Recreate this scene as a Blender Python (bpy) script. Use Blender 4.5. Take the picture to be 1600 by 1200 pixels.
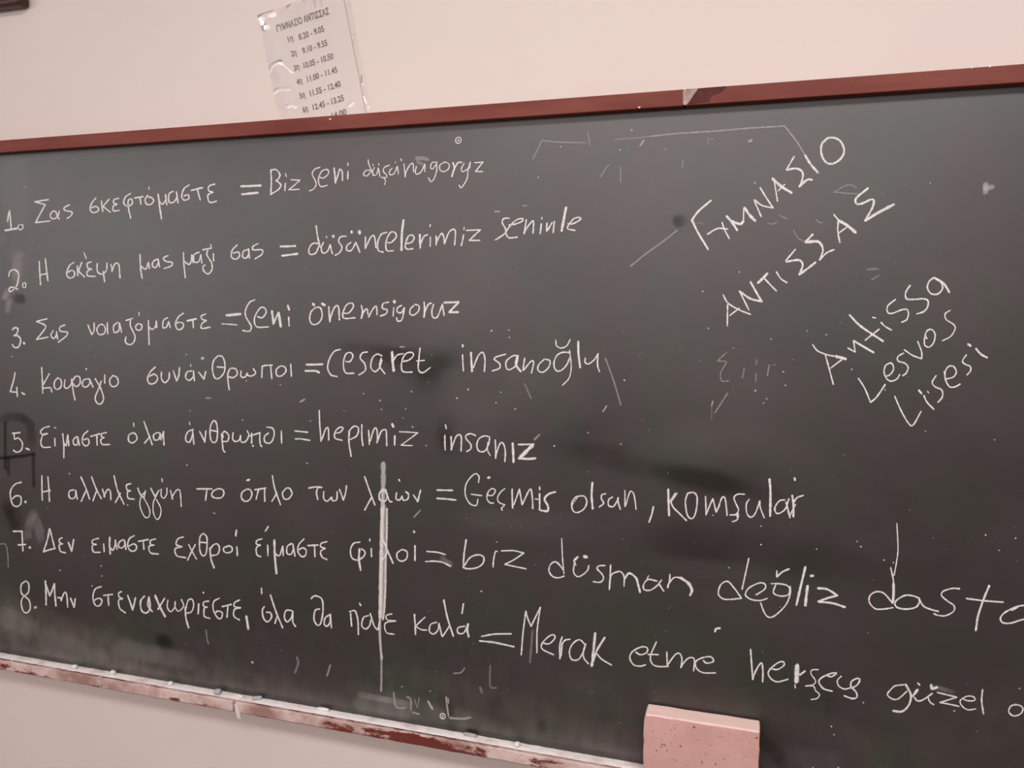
import bpy, math, random
from mathutils import Vector, Matrix, noise

random.seed(7)
for o in list(bpy.data.objects):
    bpy.data.objects.remove(o)
SC = bpy.context.scene
COL = SC.collection

# ------------------------------------------------------------------ camera
FPX = 1200.0
PITCH = math.atan(140 / FPX)
YAW = math.atan(FPX / (4016 * math.cos(PITCH)))
sa, ca, sp, cp = math.sin(YAW), math.cos(YAW), math.sin(PITCH), math.cos(PITCH)
FW = Vector((-sa * cp, ca * cp, -sp))
RT = Vector((ca, sa, 0))
UP = Vector((-sa * sp, ca * sp, cp))
CAM = Vector((0.0, -1.3388, 1.640))


def ray(px, py):
    return FW * FPX + RT * (px - 800) + UP * (600 - py)


def at(px, py, y=0.0):
    """point of the vertical plane y = const (board, wall, rail front) seen at a photo pixel"""
    d = ray(px, py)
    return CAM + d * ((y - CAM.y) / d.y)


def atz(px, py, z):
    d = ray(px, py)
    return CAM + d * ((z - CAM.z) / d.z)


cam_data = bpy.data.cameras.new('camera')
cam = bpy.data.objects.new('camera', cam_data)
COL.objects.link(cam)
cam_data.sensor_width = 36
cam_data.lens = 36 * FPX / 1600
cam_data.clip_start = 0.02
m = Matrix((RT, UP, -FW)).transposed().to_4x4()
m.translation = CAM
cam.matrix_world = m
SC.camera = cam

# ------------------------------------------------------------------ light and exposure
SC.view_settings.view_transform = 'Standard'
SC.view_settings.look = 'None'
SC.view_settings.gamma = 1
SC.view_settings.use_curve_mapping = False
SC.view_settings.exposure = 0.0
w = bpy.data.worlds.new('world')
SC.world = w
w.use_nodes = True
w.node_tree.nodes['Background'].inputs[0].default_value = (0.9, 0.95, 1, 1)
w.node_tree.nodes['Background'].inputs[1].default_value = 0.15


def area(name, loc, target, sx, sy, power, col):
    l = bpy.data.lights.new(name, 'AREA')
    l.shape = 'RECTANGLE'
    l.size, l.size_y, l.energy, l.color = sx, sy, power, col
    o = bpy.data.objects.new(name, l)
    COL.objects.link(o)
    o.location = loc
    o.rotation_euler = (Vector(target) - Vector(loc)).to_track_quat('-Z', 'Y').to_euler()
    return o


area('ceiling_light', (0.25, -1.7, 2.93), (0.25, -1.65, 0), 2.6, 0.5, 63, (1.0, 0.965, 0.95))
area('unseen_light', (-3.4, -2.4, 1.9), (0, -1.6, 1.3), 2.2, 1.4, 26, (0.97, 0.97, 1.0))
area('unseen_light', (-1.0, -5.1, 2.52), (-1.0, 0, 2.52), 5.4, 0.75, 64, (1.0, 0.90, 0.95))  # added behind the camera to give the board its sheen


# ------------------------------------------------------------------ materials
def mat(name):
    m_ = bpy.data.materials.new(name)
    m_.use_nodes = True
    nt = m_.node_tree
    return m_, nt, nt.nodes['Principled BSDF']


def N(nt, kind, **kw):
    n = nt.nodes.new(kind)
    for k, v in kw.items():
        if k.startswith('i_'):
            n.inputs[k[2:].replace('_', ' ')].default_value = v
        else:
            setattr(n, k, v)
    return n


def ramp(nt, src, stops):
    r = N(nt, 'ShaderNodeValToRGB')
    e = r.color_ramp.elements
    while len(e) < len(stops):
        e.new(0.5)
    for el, (p, c) in zip(e, stops):
        el.position = p
        el.color = (c[0], c[1], c[2], 1) if isinstance(c, tuple) else (c, c, c, 1)
    nt.links.new(src, r.inputs[0])
    return r.outputs[0]


def noise_tex(nt, scale, detail=4, rough=0.55, stretch=None):
    tc = N(nt, 'ShaderNodeTexCoord')
    mp = N(nt, 'ShaderNodeMapping')
    if stretch:
        mp.inputs['Scale'].default_value = stretch
    nt.links.new(tc.outputs['Object'], mp.inputs[0])
    n = N(nt, 'ShaderNodeTexNoise')
    n.inputs['Scale'].default_value = scale
    n.inputs['Detail'].default_value = detail
    n.inputs['Roughness'].default_value = rough
    nt.links.new(mp.outputs[0], n.inputs['Vector'])
    return n.outputs['Fac']


def mix(nt, fac, a, b, mode='MIX'):
    x = N(nt, 'ShaderNodeMix', data_type='RGBA', blend_type=mode)
    for sock, v in ((x.inputs[0], fac), (x.inputs[6], a), (x.inputs[7], b)):
        if isinstance(v, (int, float)):
            sock.default_value = v
        elif isinstance(v, tuple):
            sock.default_value = (*v, 1)
        else:
            nt.links.new(v, sock)
    return x.outputs[2]


def bump(nt, b, h, strength, dist):
    n = N(nt, 'ShaderNodeBump')
    n.inputs['Strength'].default_value = strength
    n.inputs['Distance'].default_value = dist
    nt.links.new(h, n.inputs['Height'])
    nt.links.new(n.outputs[0], b.inputs['Normal'])


def simple(name, c1, c2, scale, rough=0.6, spec=0.4, bstr=0.0, bdist=0.001, stretch=None, lo=0.35, hi=0.65):
    m_, nt, b = mat(name)
    f = noise_tex(nt, scale, stretch=stretch)
    nt.links.new(ramp(nt, f, [(lo, c1), (hi, c2)]), b.inputs['Base Color'])
    b.inputs['Roughness'].default_value = rough
    b.inputs['Specular IOR Level'].default_value = spec
    if bstr:
        bump(nt, b, noise_tex(nt, scale * 8), bstr, bdist)
    return m_


M_WALL = simple('wall_paint', (0.745, 0.645, 0.595), (0.770, 0.675, 0.610), 2.2, 0.75, 0.25, 0.25, 0.0006)
M_ROOM = simple('room_paint', (0.52, 0.44, 0.39), (0.56, 0.48, 0.42), 1.5, 0.8, 0.2)
M_CEIL = simple('ceiling_paint', (0.80, 0.79, 0.77), (0.84, 0.83, 0.81), 1.5, 0.85, 0.2)
M_FLOOR = simple('floor_terrazzo', (0.10, 0.085, 0.07), (0.16, 0.14, 0.12), 40, 0.45, 0.4)

# chalkboard surface: dark enamel paint under a film of chalk dust
M_BOARD, nt, b = mat('blackboard_paint')
at_n = N(nt, 'ShaderNodeAttribute', attribute_name='dust')
fine = noise_tex(nt, 9, 6, 0.62, (1, 1, 1.6))
tint = noise_tex(nt, 5.5, 3, 0.5)
base = ramp(nt, tint, [(0.38, (0.0075, 0.0105, 0.0055)), (0.50, (0.0095, 0.0080, 0.0060)), (0.62, (0.0125, 0.0080, 0.0085))])
ma = N(nt, 'ShaderNodeMath', operation='MULTIPLY_ADD')
nt.links.new(fine, ma.inputs[0])
ma.inputs[1].default_value = 0.026
nt.links.new(at_n.outputs['Fac'], ma.inputs[2])
cl = N(nt, 'ShaderNodeMath', operation='MAXIMUM')
nt.links.new(ma.outputs[0], cl.inputs[0])
cl.inputs[1].default_value = 0.0
nt.links.new(mix(nt, cl.outputs[0], base, ramp(nt, tint, [(0.38, (0.57, 0.55, 0.46)), (0.50, (0.63, 0.53, 0.46)), (0.62, (0.65, 0.51, 0.49))])), b.inputs['Base Color'])
rr = N(nt, 'ShaderNodeMapRange')      # wiped enamel is smoother than the dusty film
nt.links.new(cl.outputs[0], rr.inputs[0])
rr.inputs[1].default_value, rr.inputs[2].default_value = 0.004, 0.028
rr.inputs[3].default_value, rr.inputs[4].default_value = 0.28, 0.43
nt.links.new(rr.outputs[0], b.inputs['Roughness'])
b.inputs['Specular IOR Level'].default_value = 0.95
bump(nt, b, noise_tex(nt, 350, 2), 0.12, 0.0004)


def chalk_mat(name, col, grain=0.45, rough=0.9):
    """powder laid on the board: coverage falls off at the stroke's edge and breaks up with the grain"""
    m_, nt, b = mat(name)
    out = nt.nodes['Material Output']
    b.inputs['Base Color'].default_value = (*col, 1)
    b.inputs['Roughness'].default_value = rough
    b.inputs['Specular IOR Level'].default_value = 0.1
    tr = N(nt, 'ShaderNodeBsdfTransparent')
    ms = N(nt, 'ShaderNodeMixShader')
    ed = N(nt, 'ShaderNodeAttribute', attribute_name='edge')
    st = N(nt, 'ShaderNodeAttribute', attribute_name='cover')
    mr = N(nt, 'ShaderNodeMapRange', interpolation_type='SMOOTHSTEP')
    nt.links.new(ed.outputs['Fac'], mr.inputs[0])
    mr.inputs[1].default_value, mr.inputs[2].default_value = 0.0, 0.62
    g = noise_tex(nt, 700, 2, 0.6)
    gr = N(nt, 'ShaderNodeMapRange')
    nt.links.new(g, gr.inputs[0])
    gr.inputs[1].default_value, gr.inputs[2].default_value = 0.36, 0.58
    gr.inputs[3].default_value, gr.inputs[4].default_value = 1 - grain, 1.0
    a1 = N(nt, 'ShaderNodeMath', operation='MULTIPLY')
    a2 = N(nt, 'ShaderNodeMath', operation='MULTIPLY')
    nt.links.new(mr.outputs[0], a1.inputs[0])
    nt.links.new(st.outputs['Fac'], a1.inputs[1])
    nt.links.new(a1.outputs[0], a2.inputs[0])
    nt.links.new(gr.outputs[0], a2.inputs[1])
    nt.links.new(a2.outputs[0], ms.inputs[0])
    nt.links.new(tr.outputs[0], ms.inputs[1])
    nt.links.new(b.outputs[0], ms.inputs[2])
    nt.links.new(ms.outputs[0], out.inputs['Surface'])
    return m_


M_CHALK = chalk_mat('chalk', (0.94, 0.885, 0.86), 0.42)
M_FAINT = chalk_mat('rubbed_chalk', (0.72, 0.66, 0.66), 0.35)
M_WIPED_SHADOW = chalk_mat('wiped_and_shadowed_board', (0.018, 0.014, 0.011), 0.2, 0.75)

M_RAIL = simple('red_brown_paint', (0.16, 0.034, 0.025), (0.225, 0.060, 0.042), 7, 0.6, 0.25, 0.3, 0.0006, (0.6, 1, 3))
M_WOOD = simple('bare_wood', (0.33, 0.22, 0.19), (0.50, 0.38, 0.34), 60, 0.8, 0.2)
M_TAPE = simple('dark_tape', (0.060, 0.022, 0.024), (0.12, 0.040, 0.038), 30, 0.85, 0.08)
M_DUST = simple('chalk_dust', (0.70, 0.56, 0.54), (0.90, 0.84, 0.82), 26, 0.95, 0.1, 0.5, 0.0012, None, 0.3, 0.5)
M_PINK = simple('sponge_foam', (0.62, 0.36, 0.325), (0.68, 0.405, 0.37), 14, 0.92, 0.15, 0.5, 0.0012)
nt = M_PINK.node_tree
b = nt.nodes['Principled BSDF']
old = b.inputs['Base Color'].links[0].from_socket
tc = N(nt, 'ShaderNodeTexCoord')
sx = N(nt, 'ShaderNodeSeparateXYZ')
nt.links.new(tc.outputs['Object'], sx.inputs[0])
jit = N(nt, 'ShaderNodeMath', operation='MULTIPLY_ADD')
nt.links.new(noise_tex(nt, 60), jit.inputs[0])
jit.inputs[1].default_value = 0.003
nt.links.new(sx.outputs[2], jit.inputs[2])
LIT_TOP = N(nt, 'ShaderNodeMapRange')
nt.links.new(jit.outputs[0], LIT_TOP.inputs[0])
nt.links.new(mix(nt, LIT_TOP.outputs[0], old, (0.92, 0.66, 0.61)), b.inputs['Base Color'])   # brightly lit top of the sponge, painted in as paler foam
M_PIT = simple('sponge_pit', (0.25, 0.11, 0.10), (0.30, 0.14, 0.12), 14, 0.95, 0.1)
M_PAPER = simple('paper', (0.735, 0.65, 0.605), (0.765, 0.68, 0.63), 6, 0.7, 0.2)
M_INK = simple('printed_ink', (0.115, 0.10, 0.10), (0.17, 0.15, 0.15), 200, 0.6, 0.2)
M_WHITE = simple('white_chalk_stick', (0.80, 0.76, 0.74), (0.90, 0.87, 0.85), 60, 0.95, 0.1, 0.4, 0.0006)
M_BLUE = simple('blue_chalk_stick', (0.36, 0.42, 0.47), (0.46, 0.51, 0.55), 60, 0.95, 0.1, 0.4, 0.0006)
M_GREY = simple('grey_chalk_stick', (0.40, 0.36, 0.35), (0.52, 0.47, 0.45), 60, 0.95, 0.1, 0.4, 0.0006)
M_STEEL = simple('screw_steel', (0.62, 0.58, 0.58), (0.75, 0.7, 0.7), 60, 0.4, 0.5)
M_HOLE = simple('screw_recess', (0.10, 0.09, 0.085), (0.14, 0.12, 0.12), 60, 0.7, 0.3)
M_BROWN = simple('dark_brown_plastic', (0.045, 0.012, 0.009), (0.06, 0.018, 0.014), 12, 0.45, 0.4)

# nosing: red-brown paint buried under pink chalk dust, thickest on the left; underside shade painted in along the bottom
M_NOSE, nt, b = mat('dusty_red_paint')
geo = N(nt, 'ShaderNodeAttribute', attribute_name='dust')
f1 = noise_tex(nt, 46, 8, 0.72, (0.5, 1, 1.5))
f2 = noise_tex(nt, 9, 4, 0.6, (0.5, 1, 1))
ad = N(nt, 'ShaderNodeMath', operation='ADD')
nt.links.new(f1, ad.inputs[0])
nt.links.new(geo.outputs['Fac'], ad.inputs[1])
ad2 = N(nt, 'ShaderNodeMath', operation='ADD')
nt.links.new(ad.outputs[0], ad2.inputs[0])
nt.links.new(f2, ad2.inputs[1])
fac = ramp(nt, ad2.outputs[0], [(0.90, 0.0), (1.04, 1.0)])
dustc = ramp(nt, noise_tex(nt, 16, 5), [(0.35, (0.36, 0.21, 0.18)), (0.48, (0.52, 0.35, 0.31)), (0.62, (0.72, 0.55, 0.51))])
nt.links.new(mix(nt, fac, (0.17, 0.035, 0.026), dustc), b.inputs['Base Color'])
b.inputs['Roughness'].default_value = 0.8
b.inputs['Specular IOR Level'].default_value = 0.2
bump(nt, b, f1, 0.6, 0.002)

# clear film of the sleeve
M_FILM, nt, b = mat('clear_film')
nt.nodes.remove(b)
tr = N(nt, 'ShaderNodeBsdfTransparent')
tr.inputs[0].default_value = (0.99, 0.985, 0.98, 1)
gl = N(nt, 'ShaderNodeBsdfGlossy')
gl.inputs['Roughness'].default_value = 0.13
gl.inputs['Color'].default_value = (1, 1, 1, 1)
fr = N(nt, 'ShaderNodeFresnel')
fr.inputs[0].default_value = 1.6
mm = N(nt, 'ShaderNodeMath', operation='MULTIPLY')
mm.inputs[1].default_value = 1.0
nt.links.new(fr.outputs[0], mm.inputs[0])
ms = N(nt, 'ShaderNodeMixShader')
nt.links.new(mm.outputs[0], ms.inputs[0])
nt.links.new(tr.outputs[0], ms.inputs[1])
nt.links.new(gl.outputs[0], ms.inputs[2])
nt.links.new(ms.outputs[0], nt.nodes['Material Output'].inputs['Surface'])


# ------------------------------------------------------------------ mesh helpers
def obj(name, verts, faces, material, parent=None, smooth=False, attrs=None):
    me = bpy.data.meshes.new(name)
    me.from_pydata([tuple(v) for v in verts], [], faces)
    me.materials.append(material)
    if attrs:
        for an, vals in attrs.items():
            me.attributes.new(an, 'FLOAT', 'POINT').data.foreach_set('value', vals)
    if smooth:
        me.polygons.foreach_set('use_smooth', [True] * len(me.polygons))
    o = bpy.data.objects.new(name, me)
    COL.objects.link(o)
    o.parent = parent
    return o


def tag(o, label=None, cat=None, group=None, kind=None):
    for k, v in (('label', label), ('category', cat), ('group', group), ('kind', kind)):
        if v:
            o[k] = v
    return o


def empty(name, loc=(0, 0, 0)):
    o = bpy.data.objects.new(name, None)
    o.location = loc
    o.empty_display_size = 0.05
    COL.objects.link(o)
    return o


def box_data(x0, x1, y0, y1, z0, z1):
    v = [(x, y, z) for x in (x0, x1) for y in (y0, y1) for z in (z0, z1)]
    f = [(0, 1, 3, 2), (4, 6, 7, 5), (0, 4, 5, 1), (2, 3, 7, 6), (0, 2, 6, 4), (1, 5, 7, 3)]
    return v, f


def box(name, b6, material, parent=None, bevel=0.0, seg=2, origin=None):
    v, f = box_data(*b6)
    if origin is None:
        origin = ((b6[0] + b6[1]) / 2, (b6[2] + b6[3]) / 2, b6[4]) if parent is None else (0, 0, 0)
    ox, oy, oz = origin
    v = [(a - ox, b_ - oy, c - oz) for a, b_, c in v]
    o = obj(name, v, f, material, parent)
    o.location = origin
    if bevel:
        md = o.modifiers.new('bevel', 'BEVEL')
        md.width, md.segments = bevel, seg
        md.limit_method = 'ANGLE'
        md2 = o.modifiers.new('wn', 'WEIGHTED_NORMAL')
        o.data.polygons.foreach_set('use_smooth', [True] * 6)
    return o


def nz(x, y=0.0, z=0.0):
    return noise.noise(Vector((x, y, z)))


def grid_faces(nx, nz_):
    return [(i * nz_ + j, (i + 1) * nz_ + j, (i + 1) * nz_ + j + 1, i * nz_ + j + 1)
            for i in range(nx - 1) for j in range(nz_ - 1)]


# ------------------------------------------------------------------ key heights and lengths
YB = 0.0          # board surface
YW = 0.018        # wall surface
YR = -0.020       # front of the rails
ZL = at(600, 1124.4, YB).z                 # top of the ledge
ZT = at(760, 162.3, YR).z                  # top of the upper rail
XL = at(0, 600).x - 0.42
XR = at(1600, 600).x + 0.75
ZTB = at(760, 186.5, YR).z                 # underside of the upper rail
RH = ZT - ZTB

# ------------------------------------------------------------------ the room
HX0, HX1, HY = -3.6, 3.4, -5.2


def slab(name, b6, m_):
    o = box(name, b6, m_, origin=(0, 0, 0))
    o['kind'] = 'structure'
    return o


slab('wall_front', (HX0 - .1, HX1 + .1, YW, YW + .15, 0, 3.0), M_WALL)
slab('wall_back', (HX0 - .1, HX1 + .1, HY - .15, HY, 0, 3.0), M_ROOM)
slab('wall_left', (HX0 - .15, HX0, HY, YW, 0, 3.0), M_ROOM)
slab('wall_right', (HX1, HX1 + .15, HY, YW, 0, 3.0), M_ROOM)
slab('floor', (HX0 - .15, HX1 + .15, HY - .15, YW + .15, -.1, 0), M_FLOOR)
slab('ceiling', (HX0 - .15, HX1 + .15, HY - .15, YW + .15, 3.0, 3.1), M_CEIL)

# ------------------------------------------------------------------ chalkboard
board = empty('chalkboard', ((XL + XR) / 2, YB, ZL - RH))
tag(board, 'large dark green-grey school chalkboard covered in handwriting, framed in red-brown wood on the wall', 'chalkboard')
BO = Vector(board.location)


def in_board(verts):
    return [Vector(v) - BO for v in verts]


def bpart(name, verts, faces, m_, parent=None, smooth=False, attrs=None):
    if parent is None:
        return obj(name, in_board(verts), faces, m_, board, smooth, attrs)
    return obj(name, in_board(verts), faces, m_, parent, smooth, attrs)


def bbox(name, b6, m_, bevel=0.0, seg=2, parent=None):
    x0, x1, y0, y1, z0, z1 = b6
    return box(name, (x0 - BO.x, x1 - BO.x, y0 - BO.y, y1 - BO.y, z0 - BO.z, z1 - BO.z), m_,
               parent or board, bevel, seg)


# patches where chalk dust lies thicker or was wiped off, plus the sponge's shadow painted in: px, py, radius along, radius across, amount, slant
PATCH = [
    (20, 300, 26, 90, .035, 0), (60, 330, 60, 120, .012, 0), (28, 372, 26, 14, -.03, 0),
    (600, 250, 380, 60, .012, -4), (850, 290, 200, 120, .006, 0),
    (700, 400, 120, 90, .012, 20), (760, 470, 110, 70, .016, 0), (690, 500, 60, 40, .010, 0),
    (580, 548, 62, 13, -.022, 6), (650, 566, 60, 24, -.022, 0), (715, 560, 36, 20, -.019, 0),
    (672, 596, 28, 20, -.018, -20), (760, 600, 60, 60, .020, 0), (730, 650, 50, 40, .018, 0),
    (697, 672, 16, 26, -.024, 0), (860, 560, 70, 60, .016, 0), (840, 620, 60, 50, .012, 0),
    (905, 530, 26, 16, -.016, 0), (820, 820, 90, 22, .024, 4), (770, 815, 60, 20, .014, 0),
    (880, 812, 50, 14, .012, 6), (1010, 728, 130, 22, -.014, 9), (1110, 752, 90, 18, -.016, 10),
    (1150, 690, 120, 36, .018, 8), (1060, 700, 60, 34, .010, 0), (1180, 640, 110, 60, .014, -30),
    (1150, 590, 70, 60, .014, -40), (1060, 560, 70, 70, .010, 0), (1110, 890, 90, 14, .014, 0),
    (1000, 480, 90, 40, .006, -35), (1130, 400, 200, 100, .006, -30),
    (940, 960, 110, 60, .006, 10), (1055, 350, 26, 14, -.022, 0),
    (22, 690, 26, 34, -.010, 0), (20, 810, 14, 26, -.016, -20), (56, 825, 10, 26, .020, 0),
    (14, 465, 10, 10, .028, 0), (32, 468, 12, 6, -.03, 0), (26, 420, 12, 40, .016, 0),
    (10, 970, 26, 36, .070, 0), (66, 985, 60, 26, .050, 10), (170, 1012, 60, 22, .035, 12), (50, 1012, 50, 8, .012, 12),
    (150, 1010, 90, 22, .026, 8), (8, 1008, 8, 14, -.05, 0), (180, 1035, 80, 10, .025, 10),
    (258, 1005, 14, 9, -.035, 0), (330, 1052, 120, 8, .012, 10), (450, 1078, 130, 8, .018, 10),
    (330, 1018, 10, 8, -.015, 0), (600, 1090, 60, 18, .040, 5), (650, 1104, 60, 12, .030, 8),
    (570, 1104, 60, 8, .020, 8), (720, 1118, 60, 10, .020, 5), (800, 1140, 90, 8, .012, 9),
    (870, 1150, 50, 8, .012, 9), (900, 1165, 60, 10, .010, 9), (960, 1172, 50, 8, .018, 9),
    (850, 1120, 160, 24, .020, 9), (950, 1110, 90, 50, .016, 9), (740, 1132, 12, 12, -.03, 0),
    (775, 1105, 12, 16, -.02, 0), (640, 1060, 90, 20, .018, 0), (1200, 1150, 22, 40, -.012, -30),  # last patch: the sponge's cast shadow painted into the board colour
    (1290, 1190, 70, 22, .020, 0), (1290, 1140, 90, 24, .010, 10), (1420, 1180, 120, 40, .006, 0),
    (1540, 1120, 80, 60, .006, 0), (1500, 480, 90, 60, .006, 0), (1560, 250, 90, 60, -.004, 0),
    (1060, 1000, 160, 60, -.006, 8), (1000, 860, 160, 40, -.008, 4), (1180, 860, 160, 40, -.010, 4),
    (300, 700, 200, 70, -.003, 0), (150, 560, 120, 60, -.003, 0),
]
PW = []
for px, py, rx, ry, am, sl in PATCH:
    c0 = at(px, py)
    s = (at(px + 10, py) - c0).length / 10
    PW.append((c0.x, c0.z, 1 / (rx * s), 1 / (ry * s), am, math.cos(math.radians(sl)), -math.sin(math.radians(sl))))

XBAND = at(985, 1150).x
nx, nzv = 620, 240
vs, dust = [], []
bx0, bx1, bz0, bz1 = XL, XR, ZL - 0.004, ZTB + 0.004
for i in range(nx):
    x = bx0 + (bx1 - bx0) * i / (nx - 1)
    band = .100 * (1 + .5 * nz(x * 3.1, 2)) / (1 + math.exp((x - XBAND) * 40))
    near = [p for p in PW if abs(x - p[0]) < 2.6 / min(p[2], p[3])]
    for j in range(nzv):
        z = bz0 + (bz1 - bz0) * j / (nzv - 1)
        vs.append((x, YB, z))
        d = 0.020 + 0.012 * nz(x * 2.1, z * 2.6, 3) + 0.009 * nz(x * 6 + z * 3, z * 7 - x * 2, 9)
        h = z - ZL - .010 - .004 * nz(x * 9, 1) - .002 * nz(x * 40, 2)      # wiping leaves a dusty tide mark above the ledge
        if h > 0 and h < .2:
            d += band * min(1, h / .006) * math.exp(-h / (.027 + .018 * nz(x * 5, 8))) * (1 + .35 * nz(x * 70, z * 12, 4) + .5 * nz(x * 9, z * 16, 6))
        elif h <= 0:
            d += .004 - .01 * min(1, -h / .004)
        wob = 0.25 * nz(x * 14, z * 14, 5)
        for cx, cz, ix, iz, am, c_, s_ in near:
            dx, dz = x - cx, z - cz
            u, v = (dx * c_ + dz * s_) * ix, (-dx * s_ + dz * c_) * iz
            q = u * u + v * v + wob
            if q < 6:
                d += am * math.exp(-max(q, 0) * max(q, 0) * 0.8)
        if z < ZL + .2:
            d *= 1 + .45 * nz(x * 34, z * 30, 2) + .25 * nz(x * 90, z * 30, 6)
        dust.append(d)
bpart('writing_surface', vs, grid_faces(nx, nzv), M_BOARD, attrs={'dust': dust}, smooth=True)
bbox('backing_board', (XL, XR, YB + 0.0015, YW, ZL - 0.02, ZT - 0.01), M_WOOD)

# frame: upper rail in two lengths that meet at a chipped joint, side rails, lower rail
XJ = at(1069, 150, YR).x
bbox('frame_rail', (XL - .03, XJ, YR, YW, ZTB, ZT), M_RAIL, 0.0018)
bbox('frame_rail', (XJ + .0015, XR + .03, YR, YW, ZTB, ZT), M_RAIL, 0.0018)
bbox('frame_rail', (XL - .03, XL, YR, YW, ZL - RH, ZTB - .0005), M_RAIL, 0.0018)
bbox('frame_rail', (XR, XR + .03, YR, YW, ZL - RH, ZTB - .0005), M_RAIL, 0.0018)
bbox('frame_rail', (XL - .0005, XR + .0005, YR + .001, YW, ZL - RH, ZL), M_NOSE, 0.001)


def plate(name, pts, y, th, m_, parent=None):
    """thin plate with a free outline, given as photo points on the plane y"""
    P = [at(px, py, y) for px, py in pts]
    n = len(P)
    v = [Vector((p.x, y, p.z)) for p in P] + [Vector((p.x, y + th, p.z)) for p in P]
    f = [tuple(range(n))] + [tuple(range(2 * n - 1, n - 1, -1))] + [(i, i + n, (i + 1) % n + n, (i + 1) % n) for i in range(n)]
    return bpart(name, v, f, m_, parent)


tag(plate('paint_chip', [(1067, 142), (1083, 138.5), (1091, 138.5), (1084, 148), (1078, 157), (1072, 164), (1067.5, 163.5)], YR - .0006, .0012, M_WOOD),
    'pale chip of bare wood at the joint of the upper frame')
tag(plate('tape_strip', [(1091, 138), (1112, 136.2), (1135, 134.5), (1128, 143), (1112, 149), (1108, 158.5), (1090, 160.8), (1076, 162.5), (1080, 155)], YR - .0008, .0012, M_TAPE),
    'dark brown worn tape across the frame joint')
for pts in ([(1515, 104.2), (1520, 103.8), (1518, 107)], [(1544, 102), (1550, 101.6), (1547, 105.5)], [(996, 167), (1001, 166.5), (999, 169.5)], [(513, 185.5), (518, 185), (516, 187.5)]):
    plate('paint_chip', pts, YR - .0005, .001, M_WHITE)


# nosing strips along the front of the lower rail
def nosing(px0, px1, seed, dustf):
    x0, x1 = at(px0, 1100, YR).x, at(px1, 1100, YR).x
    n = max(12, int((x1 - x0) / 0.004))
    v, dust_shade = [], []
    k = 9
    for i in range(n + 1):
        x = x0 + (x1 - x0) * i / n
        a, b_, c = nz(x * 45, seed), nz(x * 130, seed, 2), nz(x * 18, seed, 4)
        yb, yf = YR - .0006 - .0006 * abs(b_), YR - .0075 + .0010 * a + .0007 * b_
        zt, zb = ZL - .0014 + .0016 * a + .0014 * b_ + .001 * c, ZL - RH + .001 - .0012 * nz(x * 30, seed, 7)
        h = zt - zb
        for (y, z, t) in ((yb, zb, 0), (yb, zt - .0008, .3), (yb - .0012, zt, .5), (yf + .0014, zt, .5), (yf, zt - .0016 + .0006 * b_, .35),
                          (yf + .0004 * b_, zb + h * .7, 0), (yf - .0003 * a, zb + h * .35, -.03), (yf, zb + .0024, -.10), (yf + .002, zb, -.5)):  # lowest rows: underside shade painted in as darker colour
            v.append((x, y, z))
            px = px0 + (px1 - px0) * i / n
            dust_shade.append(t * .5 + dustf(px) + .05 * a)
    f = [(i * k + j, i * k + (j + 1) % k, (i + 1) * k + (j + 1) % k, (i + 1) * k + j) for i in range(n) for j in range(k)]
    f += [tuple(range(k))[::-1], tuple(n * k + j for j in range(k))]
    return bpart('ledge_nosing', v, f, M_NOSE, attrs={'dust': dust_shade})


PXL = 0
while at(PXL, 1100, YR).x > XL - .028:
    PXL -= 4
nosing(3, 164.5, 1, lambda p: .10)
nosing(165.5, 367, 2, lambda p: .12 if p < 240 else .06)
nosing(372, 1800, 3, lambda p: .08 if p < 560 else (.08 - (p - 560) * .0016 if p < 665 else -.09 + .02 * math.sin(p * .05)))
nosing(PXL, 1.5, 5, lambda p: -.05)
tag(plate('splinter', [(366, 1101), (372, 1102), (375, 1118), (376, 1124), (371, 1122), (368, 1112)], YR - .009, .003, M_PAPER), 'pale splinter of wood hanging from the ledge front')

# white chalk dust lying on the ledge
n, k = 900, 7
v = []
xd0, xd1 = XL + .002, XR - .002
for i in range(n + 1):
    x = xd0 + (xd1 - xd0) * i / n
    e = .0012 * nz(x * 60, 1) + .0008 * nz(x * 200, 2)
    for j in range(k):
        t = j / (k - 1)
        y = YB - .0005 + (YR - .0008 - YB + e) * t
        hh = .0004 + (.0016 + .0010 * nz(x * 50, t * 2, 3) + .0008 * nz(x * 170, t * 5, 4)) * (math.sin(math.pi * min(1, t * .85 + .15)) ** .6)
        v.append((x, y, ZL + max(hh, .0002)))
tag(bpart('chalk_dust', v, grid_faces(n + 1, k), M_DUST, smooth=True), 'white chalk dust lying along the ledge', kind='stuff')


# screws through the board: washer ring, recess, centre
def ring_mesh(name, c, r0, r1, y0, y1, m_, parent):
    n_ = 20
    v = []
    for r, y in ((r1, y0 + .001), (r1 * .97, y0), (r0 * 1.05, y0), (r0, y0 + (y1 - y0) * .5), (r0, y1)):
        v += [(c.x + r * math.cos(a * 2 * math.pi / n_), y, c.z + r * math.sin(a * 2 * math.pi / n_)) for a in range(n_)]
    f = [(q * n_ + a, q * n_ + (a + 1) % n_, (q + 1) * n_ + (a + 1) % n_, (q + 1) * n_ + a) for q in range(4) for a in range(n_)]
    return bpart(name, v, f, m_, parent, True)


def disc(name, c, r, y, m_, parent, dome=0.0005):
    n_ = 16
    v = [(c.x, y - dome, c.z)] + [(c.x + r * math.cos(a * 2 * math.pi / n_), y, c.z + r * math.sin(a * 2 * math.pi / n_)) for a in range(n_)]
    f = [(0, 1 + (a + 1) % n_, 1 + a) for a in range(n_)]
    return bpart(name, v, f, m_, parent, True)


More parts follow.
